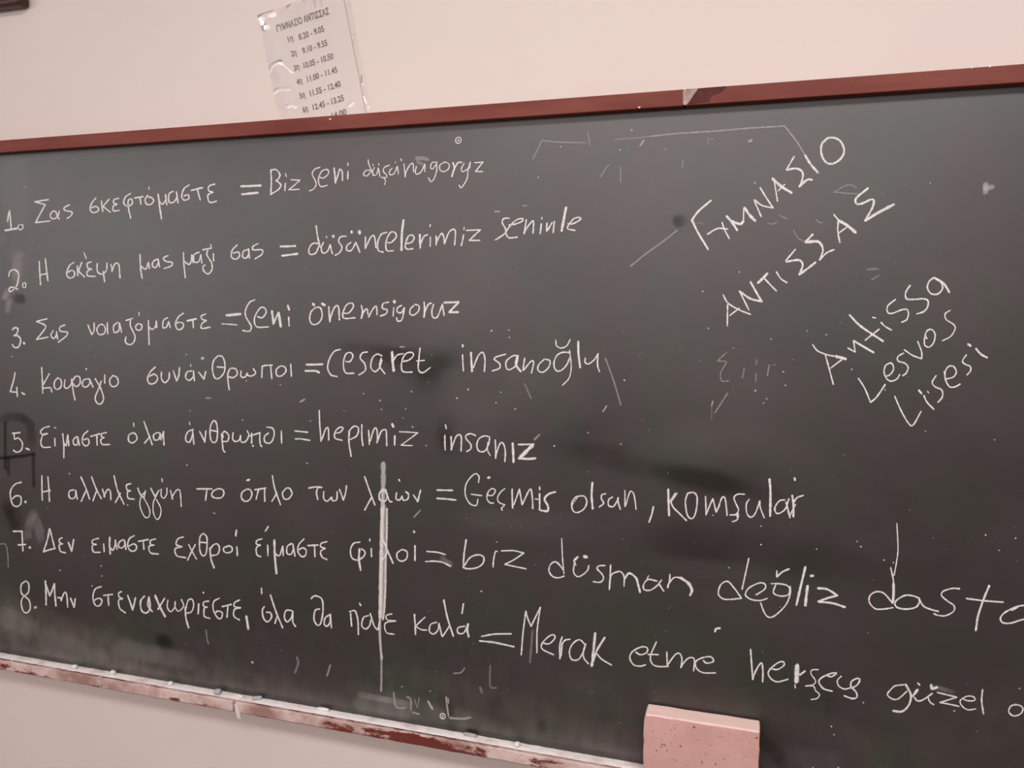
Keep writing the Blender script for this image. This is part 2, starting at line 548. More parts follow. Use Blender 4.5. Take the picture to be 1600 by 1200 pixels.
for (px, py) in ((716.5, 219.7), (692, 1118.7)):
    c = at(px, py)
    s = ring_mesh('screw', c, .0042, .0066, YB - .0016, YB + .0005, M_STEEL, board)
    disc('screw_recess', c, .0043, YB - .0006, M_HOLE, s)
    disc('screw_tip', c, .0018, YB - .0010, M_STEEL, s, .0008)

# ------------------------------------------------------------------ handwriting
DATA = """#line_1 first line of chalk writing, numbered 1
T 0 270
68 435 74 385 85 338 / 93 410 100 500
w20 45 515 148 497
w13 180 460 160 478 165 500 185 508 205 490 200 465 178 460
@
432 240 310 258 / 405 285 / 318 445 / 445 430
530 340 515 390 475 412 448 385 470 345 500 350 510 385 530 415
620 285 575 310 580 335 640 350 635 380 600 408
@
855 225 820 270 805 325 830 355 870 345 880 320 855 300 820 312
905 250 918 345
975 235 920 300 / 985 352
1060 228 1020 240 1015 270 1045 280 / 1010 300 1015 340 1065 335
1165 185 1120 215 1105 270 1140 300 1180 275 1175 235 1145 250 1150 330 1168 405
w18 1200 225 1278 212
1250 225 1258 280
1320 200 1295 240 1310 280 1345 282 1372 250 1350 220 1325 218
w10 1328 125 1332 150
w18 1412 190 1425 300 1442 412
1418 250 1450 280 1480 240 1478 195 / 1490 285
1545 165 1510 190 1510 260 1550 262 1580 215 1575 170 / 1590 270
T 200 260
545 165 500 200 480 265 500 300 540 290 540 255 500 262
w18 565 215 665 190
620 205 645 300
775 158 725 175 720 215 760 230 / 715 255 720 310 745 322 790 310
@
w22 1010 178 1185 170
w22 1018 250 1160 235
T 410 230
@
75 200 80 300 75 425
75 205 120 200 155 240 145 280 120 300 / 140 310 165 340 140 380 75 420
w12 205 235 215 265
w13 205 320 200 390
w13 255 290 335 295 / 235 380 / 330 375
@
w13 515 180 470 195 445 240 480 320 460 370 420 390
w13 505 265 545 275 590 235 580 200 530 215 500 290 520 350 580 340
w18 640 185 652 320
w15 655 310 690 195 / 712 215 715 300
w15 765 215 762 285
w12 762 140 765 165
@
w12 945 110 950 150 990 245
w12 960 205 920 210 903 245 935 255 970 215
w12 1000 180 985 215 990 250 1020 240 1035 185 / 1050 260
w10 985 150 990 165
w10 1038 145 1040 160
w12 1135 160 1090 180 1080 215 1110 250 1105 270 1060 270
w10 1085 280 1100 300 1090 335
w12 1160 185 1135 215 1140 245 1175 235 1205 170 / 1215 240
w10 1185 130 1190 140
w14 1236 103 1242 120
w13 1265 150 1275 265 / 1280 230 1315 160 1345 150 1350 220
w12 1375 170 1365 225 1385 240 1420 215 1450 150 / 1450 220
T 650 220
w12 190 190 145 195 130 235 150 250 185 200 / 185 260 165 330 135 365 110 330
w12 250 195 215 215 215 260 250 275 290 250 295 210 260 190 240 200
330 195 340 240 320 320 / 335 270 370 200 410 190
w12 430 200 405 250 420 275 480 240 / 485 190 465 260 455 340 405 418 385 395
w13 525 195 600 190 / 530 275 / 595 275
#line_2 second line of chalk writing, numbered 2
T 0 270
78 925 90 880 130 865 165 900 162 960 145 1015 95 1060 80 1040 105 1020 160 1040
w12 205 985 205 1020 228 1022 228 985 205 985
@
350 790 362 1000
405 765 428 968
360 910 425 900
@
660 800 620 830 595 900 620 940 660 925 665 890 640 870 605 890
690 830 695 920
730 800 700 880 / 755 930
w13 750 715 770 765
815 795 780 810 785 850 820 860 / 780 880 785 920 850 925
868 810 870 880 910 905 950 870 955 805
922 880 935 975
990 820 1000 850 / 1000 880 1025 815 1060 820 1072 940
@
1250 730 1255 850 1270 945
1255 830 1300 860 1325 800 / 1335 855
1405 770 1370 790 1360 830 1390 845 1415 800 1410 770 / 1425 840
1500 740 1460 760 1480 790 1535 800 1530 830 1465 855
T 200 260
@
495 770 500 880 512 995
505 850 545 875 565 840 570 790 / 580 860
635 765 590 790 590 850 630 850 650 790 / 660 865
668 745 745 730
712 750 705 790 745 860 750 920 715 960 675 930 672 890 690 880
762 780 765 845
w12 738 695 742 720
@
975 700 930 750 925 810 965 828 995 800 985 765 940 775
1075 740 1030 760 1025 810 1060 815 1080 770 1075 735 / 1085 820
1160 690 1115 715 1120 745 1195 745 1195 785 1135 825
@
w20 1360 715 1495 710
w20 1375 798 1515 780
T 410 230
@
480 700 490 780 510 870 520 895
500 860 450 860 415 910 425 955 475 945 505 880
545 850 525 900 540 945 580 930 605 870 / 625 950
w14 570 795 575 808
w26 630 790 635 800
750 795 700 800 680 840 710 890 690 940 650 965
790 850 755 880 755 920 795 920 835 850 / 870 940
w20 795 750 798 765
w30 865 750 870 770
920 800 918 905 / 930 880 970 800 1000 800 1015 900
1110 760 1060 780 1030 850 1035 920 1080 938
1105 850 1150 850 1195 800 1180 760 1140 765 1105 840 1110 920 1170 925
w22 1260 650 1245 780 1242 920
1285 860 1330 850 1355 810 1335 785 1300 800 1275 880 1295 910 1345 905
w20 1405 780 1410 900
1415 860 1440 800 1475 780
w14 1500 800 1498 885
w12 1500 690 1495 710
T 650 220
180 850 180 930 / 185 900 225 830 245 850 255 920 / 260 900 300 810 350 800 345 930
425 840 405 935
w12 430 770 428 795
450 800 575 795 / 475 890 / 570 890
@
835 690 785 695 770 730 800 790 790 830 710 885
830 750 880 745 945 720 950 695 900 705 840 760 805 820 830 865 905 860
985 705 965 830 / 975 800 1035 720 1050 730 1045 825
w17 1118 740 1108 830
w12 1125 680 1122 700
w17 1170 735 1165 805 / 1180 790 1215 730
w17 1235 720 1225 820
w24 1340 595 1320 700 1300 805
1355 740 1400 740 1465 705 1460 685 1410 695 1365 750 1355 785 1420 800
#line_3 third line of chalk writing, numbered 3
T 0 450
w18 110 375 130 355 160 365 150 410 125 425 / 165 430 185 470 165 525 130 530 110 505
w24 212 490 218 497
@
420 275 325 300
330 300 405 335 390 380 325 460 / 430 438
475 380 455 420 475 450 500 430 505 390 / 515 455
580 330 535 350 540 385 600 395 590 430 520 485
@
785 330 820 415 / 840 380 840 310
885 330 865 370 885 415 930 405 940 360 915 325 880 335
958 310 962 410
1050 305 1015 340 1020 395 1060 380 1065 310 / 1085 395
1125 290 1185 270
1165 285 1165 340 1205 430 1190 490 1150 505 1120 480 1125 435
1230 320 1210 345 1225 375 1260 370 1265 330 1235 318
w12 1240 215 1243 245
1325 290 1328 400 1332 505
1330 350 1360 370 1390 340 1395 295 / 1400 355
1495 265 1460 290 1455 350 1485 350 1505 300 / 1520 355
T 220 450
380 225 335 260 310 320 330 370 370 360 380 320 340 305 315 320
w20 415 293 495 275
465 285 470 355
580 232 540 250 550 280 585 290 / 545 320 545 360 620 350
@
w26 765 245 890 232
w13 725 320 860 330
@
1020 105 970 130 935 200 940 260 985 340 970 385 910 380
1040 255 1085 265 1120 215 1100 175 1060 185 1015 270 1035 345 1140 348
w22 1170 205 1185 320
w18 1190 310 1230 215
w24 1232 220 1250 345
1320 260 1325 340
w20 1312 155 1325 195
T 470 430
@
130 290 90 330 80 400 110 440 160 425 190 370 180 300 150 285 125 295
w26 108 255 120 268
w26 190 255 215 268
w18 250 280 260 415 / 265 380 300 290 335 280 345 400
385 340 430 335 470 280 455 250 410 265 375 340 390 385 485 380
540 270 550 320 540 385 / 560 330 590 300 600 350
605 375 645 300 675 280 680 355
785 240 735 255 730 295 770 310 760 345 710 365
w16 830 290 825 365
w26 833 230 838 245
900 270 865 290 860 325 895 335 925 290 / 915 350 900 400 865 410 855 380
1010 270 980 300 975 345 1010 355 1050 320 1055 275 1020 260
w18 1100 240 1105 300 1100 375 / 1110 320 1140 260 1165 250
1185 260 1170 320 1180 375 1220 370 1265 260 / 1280 360
w20 1280 245 1410 240 / 1325 330 / 1405 330
#line_4 fourth line of chalk writing, numbered 4
T 0 450
135 755 120 830 92 925 / 155 930
150 885 155 970
w18 195 935 220 950
@
372 710 378 820 382 940
440 765 385 865
385 895 450 892 462 930
520 800 490 830 485 880 510 905 545 880 545 825 515 800
580 820 575 880 600 895 635 860 640 810
640 820 655 930 670 1000
650 850 680 880 715 850 710 795 675 790 650 830
795 810 750 820 735 865 765 885 800 855 800 815 / 830 885
w15 768 718 772 728
850 810 885 870
905 830 880 900 850 980 870 1030 905 1030 925 980 900 900 885 860
935 775 935 850
1010 780 980 820 990 870 1025 880 1055 850 1045 800 1005 780
T 220 450
@
130 705 85 750 60 810 80 855 130 845 150 800 120 770 75 790
185 750 185 810 215 845 250 810 255 755
290 740 320 830 / 340 780 345 710
455 740 415 750 400 795 430 825 470 790 470 740 / 480 830
w12 445 683 448 700
515 750 565 815 / 580 745
690 605 650 650 640 730 660 800 700 805 745 750 750 670 730 615 700 605
680 705 745 710
f60 w26 545 630 558 626
775 760 780 840 790 910
775 770 800 720 850 725 860 770 825 800 780 790
895 740 895 790 930 795 950 760 / 955 780 990 785 1025 760 1005 720
1085 700 1080 800
1080 700 1110 692 1175 688
1160 690 1170 810
1240 700 1210 730 1215 780 1255 785 1295 745 1285 705 1245 695
1338 680 1345 790
T 470 430
@
w20 50 798 195 795
w20 40 855 130 855 165 870
@
355 662 300 680 255 750 240 830 270 890 325 905
400 770 440 770 465 720 440 690 400 710 380 790 400 870 475 875
595 685 550 695 530 740 570 790 575 850 520 890
725 720 680 705 640 740 625 820 660 860 700 830 725 760
w16 718 740 705 810 750 880
w24 815 685 820 770 830 855
820 770 860 715 915 700
905 770 960 760 1005 720 990 690 940 700 905 760 900 840 930 865 995 865
1065 650 1055 740 1050 840 1090 870 1155 825
w14 1035 765 1105 760
T 700 500
@
w16 130 310 138 455
w18 130 220 133 240
w20 205 290 215 460
225 430 270 320 310 290 330 350 325 460
515 305 430 330 410 350 / 460 390 460 430 395 455
630 320 580 320 520 370 525 435 560 440 610 400 625 330
w22 618 330 608 400 650 460
685 340 670 450 / 690 430 740 370 765 375 755 430 745 475
860 350 810 400 805 450 850 465 900 420 910 365 870 350
1080 290 1020 290 970 320 945 390 965 450 1010 450 1060 400 1085 340
w13 1085 270 1095 350 1100 430 1080 520 1020 585
w14 962 180 970 230 1010 250 1060 230 1090 175
w20 1163 190 1165 300 1180 425
1225 340 1225 380 1260 390 1310 350 1340 300 / 1335 400 1352 460
#line_5 fifth line of chalk writing, numbered 5
T 0 640
w18 110 212 178 205
125 215 130 265 / 165 255 200 300 190 360 150 380 120 362
w18 232 345 262 358
@
440 150 390 165 362 200 385 225 425 215 / 385 225 365 290 385 335 450 335
w12 485 160 500 162
490 255 492 325
560 215 570 320 570 430
570 300 590 320 600 260 605 225 / 615 325
685 240 655 270 660 310 690 310 695 245 / 710 320
785 190 745 230 735 290 765 325 795 300 785 260 750 270
w18 810 240 890 215
865 235 868 318
950 205 910 215 905 240 930 250 / 900 270 915 310 980 312
@
1190 205 1150 230 1150 280 1185 297 1222 265 1215 225 1190 205
w13 1193 120 1196 152
1285 105 1330 230 1360 315
1340 240 1290 300
1400 205 1370 230 1380 270 1415 265 1430 215 1400 205
1430 215 1435 270 1460 195 / 1465 318
T 220 640
@
470 175 420 200 400 250 410 285 440 285 465 210 / 460 180 475 310
w12 432 110 440 135
525 195 572 290 / 580 200 580 190
650 95 622 150 620 240 640 290 675 280 685 200 675 120 650 95
630 185 680 195
720 215 730 310 735 360 752 380
735 250 730 215 750 195 785 230 775 280 735 285
825 205 820 260 845 285 880 270 890 230 / 895 285 935 285 965 230 950 190
990 210 990 300
w18 1000 320 1003 328
975 235 1065 205
1062 210 1065 300 1080 330
1125 155 1180 170 1190 230 1160 295 1110 290 1105 240 1140 210
1255 190 1258 300
@
w15 1375 190 1490 202
w15 1380 262 1430 262 1510 275
T 470 630
@
165 65 170 200 182 340
190 320 220 235 245 225 250 330
315 265 350 260 378 225 350 215 310 250 305 310 370 332
430 245 430 350 450 475
430 300 440 240 480 205 515 225 500 290 440 325
545 190 545 300 555 380
605 240 612 370
620 340 650 240 675 225 685 290 680 355
685 340 720 250 760 240 765 300 768 380
w18 840 290 838 375
w20 815 185 828 212
w13 880 255 1045 265 / 895 375 / 995 378
w12 995 210 1000 215
T 640 640
@
315 230 318 360
w16 320 135 328 170
370 240 372 360 / 380 330 420 235 460 240 460 370
590 232 545 215 505 230 505 260 545 310 545 350 510 375
715 245 670 235 620 260 600 320 620 370 670 370 705 310 715 255
w13 700 290 695 360 720 410
765 270 768 435 / 775 390 810 300 840 310 855 380 850 465
w22 920 300 928 470
w18 970 312 1110 308
w34 1095 320 1045 370 990 425
w22 975 435 1060 440 1125 435
#line_6 sixth line of chalk writing, numbered 6
T 0 640
190 648 130 670 92 740 110 840 150 865 185 840 185 780 145 770 105 800
w24 225 822 230 826
@
375 590 378 810
428 600 442 820
380 735 450 722
@
660 715 620 730 618 780 650 795 675 770 675 720 / 690 800
722 600 770 710 800 800
770 720 725 820
818 600 860 710 905 795
865 720 830 815
915 710 935 780 / 930 770 960 715 985 730 990 805
1018 590 1050 720 1108 845
1075 745 1030 830
1170 660 1130 675 1135 715 1165 725 / 1140 735 1145 790 1200 800
1230 700 1250 750 1285 790 / 1300 725
w13 1300 730 1260 780 1250 860 1290 955 1330 955 1335 890 1285 790 1265 770
1345 700 1385 780 / 1420 720
w13 1400 760 1370 830 1370 920 1400 980 1430 950 1435 880 1395 800
w14 1440 710 1440 770 1465 790 1490 750 1490 700
w13 1445 615 1450 645
T 220 640
w14 265 720 285 800 / 280 780 320 720 350 730 362 865
@
w18 500 708 635 708
590 720 578 810
690 705 645 730 635 770 670 790 720 785 742 750 730 715 690 705
@
945 710 905 740 900 790 935 820 975 800 992 750 975 715 945 710
w22 952 632 968 625
w18 1020 715 1115 700
1050 720 1030 800
1105 705 1108 820
1175 590 1195 700 1248 850
1215 745 1170 820
1295 705 1265 745 1280 795 1320 795 1350 750 1330 705 1300 700
T 470 630
@
w18 70 758 130 748 190 752
150 760 140 800 152 860
205 790 205 850 235 875 275 840 / 285 870 320 860 325 790
345 770 380 865 / 400 800 408 735
@
570 655 610 770 662 910
632 840 570 955
w16 760 770 705 800 705 860 750 875 770 840 760 780 / 790 870 815 880
855 800 850 850 880 865 905 830 / 915 865 955 855 960 810 935 790
w16 875 680 882 695
1005 820 1045 880 / 1070 775
@
w18 1215 775 1355 778
w18 1215 850 1300 855 1385 865
T 640 640
@
w14 615 650 620 600 590 572 540 610 500 680 500 770 540 840 595 855 610 800
w14 550 755 645 768
w20 700 610 715 605
w14 700 765 740 765 765 725 740 705 705 730 690 790 715 830 750 835
w13 850 705 810 740 785 790 800 830 850 850 / 820 885 830 900
w18 915 710 920 880
930 850 980 710 / 1005 850 / 1075 710 1095 780 1100 885
w18 1160 750 1160 895
w18 1160 690 1162 715
w20 1300 735 1240 755 1205 800 1235 860 1230 905 1170 900
w12 1120 798 1150 800
T 860 690
@
270 485 220 500 190 560 205 620 245 632 300 600 325 540 305 490 265 485
w8 240 500 200 560 190 600
w20 375 365 368 480 378 600
495 465 460 475 455 510 475 550 435 585
555 495 520 520 520 570 560 580 590 540 605 500 / 605 540 625 605
w14 665 435 665 580 / 675 560 710 450 740 460 755 520 765 605
@
w18 920 580 905 650 880 720
@
w20 1052 425 1055 540 1060 660
w16 1130 460 1075 540 / 1100 590 1150 640 1215 705
w12 1115 460 1070 530
1225 460 1205 540 1225 660 1270 685 1300 620 1310 500 1280 455 1225 462
w16 1385 490 1390 655
1395 640 1450 510 / 1480 630 / 1500 590 1530 505 1560 510 1578 660
T 1020 690
w15 820 470 760 470 725 500 745 560 765 610 740 650 690 655
w22 755 640 755 670
w15 765 660 750 700 710 715
w15 860 515 835 560 840 640 875 675 915 640 955 530 / 960 590 995 680
w22 1042 335 1050 450 1048 665
1180 520 1130 530 1090 590 1105 640 1150 630 1190 590 1215 510
w18 1190 540 1225 680
w20 1245 480 1255 560 1255 670
w14 1275 560 1220 670
w16 1260 540 1290 500 1345 480
w20 1265 325 1270 345
#line_7 seventh line of chalk writing, numbered 7
T 0 800
w18 118 172 200 172
w15 195 175 200 250 205 350
w18 162 295 228 290
w22 262 315 270 318
@
440 150 425 240 390 350
w18 388 355 450 335 485 328
445 150 470 250 490 330
555 230 530 245 535 275 560 285 / 530 295 540 350 585 365
w18 610 270 640 350 / 658 245
@
880 235 830 250 825 280 860 290 / 825 300 835 355 895 360
925 285 930 355
w18 980 225 978 300 985 375
985 320 1010 340 1030 290 / 1030 250 1045 335
1100 245 1065 270 1060 310 1090 320 1115 290 1110 250 / 1125 335
1200 210 1155 240 1140 300 1165 345 1205 345 1220 310 1195 285 1150 305
w18 1235 262 1325 245
1280 260 1285 335
1390 240 1345 255 1345 290 1375 295 / 1330 310 1345 365 1415 375
T 230 800
@
325 222 275 240 260 290 310 310 / 250 330 265 390 345 408
w14 370 290 400 350 440 420
430 290 360 430
500 190 470 230 470 340 495 390 525 370 535 280 530 220 500 190
470 270 535 275
w18 560 320 570 420 598 500
565 330 590 295 625 285 645 320 630 375 575 390
720 305 685 320 685 350 715 365 755 350 755 315 725 300
w16 800 310 805 390
w18 797 160 790 215
@
1025 240 980 255 975 285 1010 295 / 975 320 980 380 1015 400
1075 295 1078 390
w18 1080 130 1055 170
w20 1135 250 1140 400 1155 550
w16 1140 370 1180 390 1205 320 1210 305 / 1215 390
1290 280 1250 310 1250 370 1285 375 1305 330 1300 285 / 1320 395
1400 240 1355 290 1345 350 1375 395 1410 390 1420 345 1390 320 1350 340
w18 1435 300 1525 295
1495 300 1498 400
1605 265 1555 280 1550 310 1590 325 / 1550 350 1560 400 1605 425
T 490 820
@
415 155 360 165 330 220 340 290 385 315 440 290 460 245 430 215
w20 410 215 405 310 420 405
515 210 518 285
w15 500 125 503 145
w18 610 110 660 230 710 345
665 240 615 310
780 225 745 255 750 305 790 325 830 300 835 245 800 222 775 228
w18 905 185 905 320
w16 893 55 897 70
@
w16 1010 238 1100 245 1175 265
w16 1000 328 1080 325 1150 335 1225 370
T 640 780
@
#line_8 eighth line of chalk writing, numbered 8
T 0 800
w16 230 615 190 650 190 720 220 745 255 710 255 640 230 615
w16 215 745 190 800 205 880 240 900 270 860 260 790 215 748
f60 w26 310 855 322 848
@
w18 405 615 412 830
w18 410 650 445 750 / 485 640
w18 485 640 490 740 500 840
540 770 550 790 / 545 790 575 720 595 740 605 850
w16 515 765 545 765
w18 630 770 662 850 / 672 775
@
905 665 850 690 830 760 850 830 890 835 910 790 880 770 840 790
w12 820 658 822 662
w16 925 745 1005 735
965 745 972 835
1085 710 1060 725 1065 760 1095 775 / 1060 790 1070 860 1120 900
w18 1140 745 1185 875 / 1210 765
w18 1290 750 1255 800 1265 880 1310 900 1340 850 1330 760 / 1320 830 1360 890
w20 1385 745 1430 850 1475 935
w18 1470 770 1410 870
T 230 800
w14 185 785 180 850 210 890 245 850 250 800 / 250 850 280 885 325 840 305 780
w18 340 850 345 940 370 1035
w15 345 860 365 790 400 780 415 830 395 890 345 905
w18 460 820 455 910
w18 500 718 505 722
550 795 505 805 505 840 535 850 / 510 860 510 930 560 950
w15 645 770 595 800 590 870 625 940 660 950 670 900 630 885 610 900
w18 670 845 750 825
720 840 712 940
825 785 780 810 780 845 835 855 / 780 870 775 930 825 965
w22 885 930 903 1045
@
w17 1045 845 1028 880 1040 950 1075 980 1110 940 1100 900 1065 895
w16 1020 680 1022 730
w17 1100 740 1150 890 1210 1035
w17 1160 930 1140 995
w17 1290 880 1240 880 1225 940 1250 980 1290 940 1300 885 / 1300 980 1325 1022
@
w17 1465 775 1480 755 1510 750 1560 780 1570 880 1550 990 1520 1010 1490 960 1500 880 1540 865
T 490 820
w17 150 800 105 830 95 885 120 905 145 870 150 800 / 160 920
@
w17 320 775 370 770 395 850 400 980
w17 330 790 340 905
w16 490 810 445 830 430 900 465 930 500 900 510 850
w16 505 790 540 900 575 940 / 590 850
w18 410 700 422 720
w14 700 795 650 810 660 850 735 858 / 640 880 650 960 720 978
@
w18 900 800 910 980
w15 995 825 910 905 / 960 935 1010 940
w16 1100 870 1045 890 1035 950 1070 975 1110 940 1120 880 / 1145 990
w18 1162 670 1195 830 1248 995
w16 1215 900 1150 1000
w16 1350 905 1290 920 1290 965 1340 965 1380 890
w20 1378 885 1372 940 1385 1000
w18 1338 705 1325 790
T 720 920
@
w18 185 425 300 405 450 402
w18 165 465 300 480 475 517
#line_7
T 640 810
@
w18 505 190 485 330 480 435
w17 490 420 540 350 610 325 660 345 655 400 600 440 520 450 475 435
w15 785 295 765 300 750 370 745 435
w15 820 290 930 288 1020 310 / 930 370 850 410 / 1040 450
T 850 810
@
w13 158 180 165 350 178 495
175 460 110 390 60 410 45 470 80 520 130 530 180 515
w15 270 400 265 480 300 520 350 500 390 460 400 420
w24 275 370 300 345
w30 358 340 382 345
w14 265 375 285 420
545 420 490 425 475 450 520 500 530 540 500 570 440 565
595 415 590 520 583 635 / 600 510 660 475 690 480 715 520 715 605
w20 720 540 760 490 820 530 840 590 858 660
1010 560 930 545 890 590 895 635 950 640 1010 600 1050 550
w18 1030 590 1070 650
w10 920 540 935 510
1125 500 1120 560 1105 620 / 1110 590 1160 530 1220 530
w26 1220 530 1290 580 1320 640 1305 685
T 1100 800
@
335 770 270 680 210 620 150 650 128 730 170 775 240 780 335 770
400 415 375 530 340 690
465 740 540 690 545 645 490 635 400 680 370 740 420 780 500 790 565 772
640 650 620 720 680 750 750 740 765 690 740 655 670 640 600 640
770 665 770 730 730 830 640 920 580 940 540 900 505 810
w18 650 525 652 580 / 700 535 760 508
w22 905 490 860 680 825 830
w26 925 660 905 835
w30 955 572 972 568
w20 1015 680 1100 690 1190 745 / 1100 770 1020 800 / 1150 815 1260 850
T 1320 810
@
w13 465 45 475 270 460 400 440 510
410 440 430 530 435 580
w24 435 580 435 680 428 755
425 755 350 670 280 655 225 690 220 750 270 805 340 810 430 797
w18 660 710 600 690 530 690 455 740 460 790 540 810 630 795 665 750 660 710 / 700 780 760 810 835 830
1025 628 960 625 880 650 865 690 920 740 975 780 970 830 900 868 830 865 795 850
w20 1290 600 1240 720 1190 870 1170 1000
w18 1085 715 1240 735 1415 748
w18 1700 775 1620 775 1530 790 1430 840 1390 890 1410 930 1480 935 1580 905 1700 880
w22 1490 820 1540 790
#line_8
T 720 920
@
580 200 555 400 540 590
580 200 600 270 628 335 / 710 165
710 165 690 300 680 400 680 570
735 485 790 490 840 440 825 410 780 430 725 490 730 540 830 590
w18 905 430 885 500 885 625
w18 905 480 895 600
900 500 930 460 975 450
1110 500 1060 455 1000 490 970 560 990 630 1050 630 1095 560 1115 490 / 1095 560 1100 620 1140 670
w24 1200 395 1185 550 1170 690
w20 1285 435 1215 550 1180 650
1215 580 1260 630 1345 680
T 950 960
@
245 335 290 360 345 340 350 300 300 290 220 330 195 390 230 450 290 462 335 450
432 245 380 370 395 440 450 465 540 465
358 358 450 360
525 335 530 460 / 540 440 600 360 640 350 660 400 650 475 / 670 440 720 390 770 400 765 505
850 410 880 435 940 420 920 380 850 385 785 420 790 480 850 520 960 522
w20 955 155 965 130 1000 122
T 1150 990
@
w18 130 140 140 280 150 410 / 160 370 200 290 230 265 240 340 238 430
300 310 370 320 430 280 415 250 360 270 290 340 310 400 370 430 465 408
w44 545 285 540 430
w14 525 455 530 485
w20 570 370 615 335
w13 735 322 680 325 670 360 710 420 690 455 620 468 / 690 470 710 510 / 745 545 720 580 670 588
w18 810 370 850 385 895 355 850 355 770 390 740 430 780 490 860 515
w15 940 380 905 420 920 470 970 495 1020 485
w18 1025 480 1030 430 1080 400 1105 415 1080 460 1035 485 / 1070 520 1080 565 1040 580 965 555
T 1320 990
@
555 515 480 580 430 585 380 545 420 490 455 465 540 455
w20 545 455 590 550 570 640 510 695 430 690
w24 650 500 605 560
w18 620 570 650 600 700 590 780 535
740 560 760 610 795 635
w18 650 440 670 460
w26 770 460 780 490 825 480
w16 825 525 1000 568 / 850 615 / 1020 650
w14 1050 580 1100 600 1160 595 1150 565 1090 560 1030 600 1050 650 1100 680 1170 672
w18 1230 500 1222 600 1238 715
@
1530 630 1480 650 1465 700 1510 735 1570 715 1590 670 1560 640 1510 635
#slogan_1 large slanted chalk capitals near the top, ending in a round O
T 1060 190
@
w20 290 705 180 800 120 880 / 180 1000 265 1140
w18 260 1005 350 955 440 960
390 900 410 960 455 1045
w24 430 845 480 900 525 970
w24 480 890 550 915 580 890
580 890 585 770
w26 590 770 640 840 685 885
675 700 710 780 740 850
w18 680 700 750 750 845 770 / 730 590
w26 840 510 920 580 1010 635
855 520 870 620 885 710
w13 890 620 950 560
1035 310 965 430
w20 965 430 1060 420 1110 460 1100 540 1080 580 / 1150 520 1195 520
w22 1130 300 1180 380 1245 455
w20 1300 170 1275 220 1280 300 1320 365 1380 375 1450 330 1480 260 1450 180 1390 145 1330 150 1300 180
#slogan_2 slanted chalk capitals running up below the upper row of capitals
T 1080 360
@
285 575 330 650 430 710 530 750
325 660 322 855
345 760 430 695
430 540 470 620 515 710
w20 440 550 530 610 630 635 / 530 460
w24 595 470 680 385
w18 655 430 760 540
760 370 800 430 855 468
w18 930 170 845 270
w20 850 280 960 265 995 310 965 395 / 1110 285
w20 1085 35 1020 105
w26 1020 105 1130 100 1170 140
w18 1170 140 1175 190 1145 265 / 1210 200 1275 172
T 1120 280
w18 1045 315 1090 370
w28 1090 370 1160 410 1240 475
w18 1085 370 1080 460 1098 565
1090 480 1160 430
w20 1350 80 1245 170 1250 220 1300 215 1390 180 1395 240 1325 370
w26 1325 370 1440 300 1580 225
#slogan_3 slanted chalk word in lower-case letters with a capital A, below the capitals
T 1240 410
@
170 735 215 790 300 825 380 840
w28 380 840 465 862
285 830 320 960 355 1090
330 945 430 870
485 765 550 800 / 535 700
w20 535 700 620 750 715 805
w20 500 470 600 570 800 705
640 695 765 595
780 535 815 570 875 605
w14 705 490 735 497
910 330 840 390 840 445 880 455 960 425 1010 420 1025 460 1010 510 965 535
w18 1040 205 1000 270 1010 325 1080 330 1160 325 1200 345 1195 400 1160 440 1100 460
w18 1255 135 1210 170 1195 230 1230 280 1290 280 1330 230 1310 170 1260 135
w22 1260 140 1340 190 1390 265
#slogan_4 smaller slanted chalk word starting with L, ending in an open s
T 1300 480
@
235 635 290 720 345 850
w18 345 850 400 800 475 690
480 620 520 600 550 550 530 500 480 520 465 580 490 640 530 660 580 640 605 600
640 410 590 440 590 480 650 500 680 540 660 590 630 612
645 380 720 430 800 460 / 800 400 765 305
850 280 830 260 850 210 890 200 920 240 910 310 870 355 830 340 825 280 840 255
w14 1055 28 1010 60 1020 110 1080 150 1100 190 1060 260 985 300
#slogan_5 lowest slanted chalk word starting with L, with two dotted letters i
T 1300 480
@
560 795 620 930 690 1045 730 1045 795 930
w18 820 790 850 850 910 912
w20 775 742 800 772
930 610 895 670 920 710 980 740 985 800 945 850
1020 640 1080 625 1110 580 1085 530 1040 530 1010 580 1015 650 1050 710 1100 710 1145 685
w10 1000 570 1010 650
1200 425 1165 480 1190 510 1235 530 1235 570 1205 605
w20 1285 370 1330 420 1385 450
w22 1215 330 1238 345
f50 w18 850 750 865 765
#marks faint leftover chalk scratches, specks and half-erased letters
T 0 0 1
@
f38 w2.2 833 248 847 219.5 / 872 222 900 223 915 223
f30 w2 960 218 990 216 1018 213
f48 w2.6 1018 213 1060 208.5 1117 205 1168 200.5 1226 197
f55 w2.4 1226 197 1244 220 1257 241
f45 w2.4 985 416 1010 396 1035 378 1058 360
f40 w2.4 946 560 955 584 962 605 970 633
f30 w2.5 820 600 830 623
f30 w2.2 918 205 922 228
f32 w2.2 938 277 944 267 951 258
f32 w2.2 970 285 970 260
f32 w2 1066 262 1067 250
@
f42 w1.8 1135 551 1121 564 / 1135 565 1133 570 1126 583 1127 594 1132 596 1139 595
f30 w2.4 1163 575 1160 590
f28 w2.4 1183 562 1181 570
f28 w2.4 1181 584 1181 596
f45 w1.9 1202 570 1199 587
f32 w1.6 1207 570 1212 570
f42 w2.2 1137 614 1128 628 1117 645
f75 w2 1114 627 1112 634
f22 w1.6 1112 635 1112 655
f40 w2 1145 544 1147 544
@
f35 w2 1303 301 1317 292 1329 289 1338 293
f35 w2.2 1303 300 1322 302 1340 303
f32 w2.2 1240 360 1246 371 1258 378
f28 w2.4 1200 349 1208 350 1214 347
f30 w2.2 1217 336 1230 342
f42 w2.2 1275 343 1279 347 1284 348
f22 w2 1106 226 1107 217 1115 218
f55 w4.5 1170 221 1175 219
f22 w2 1081 347 1100 350
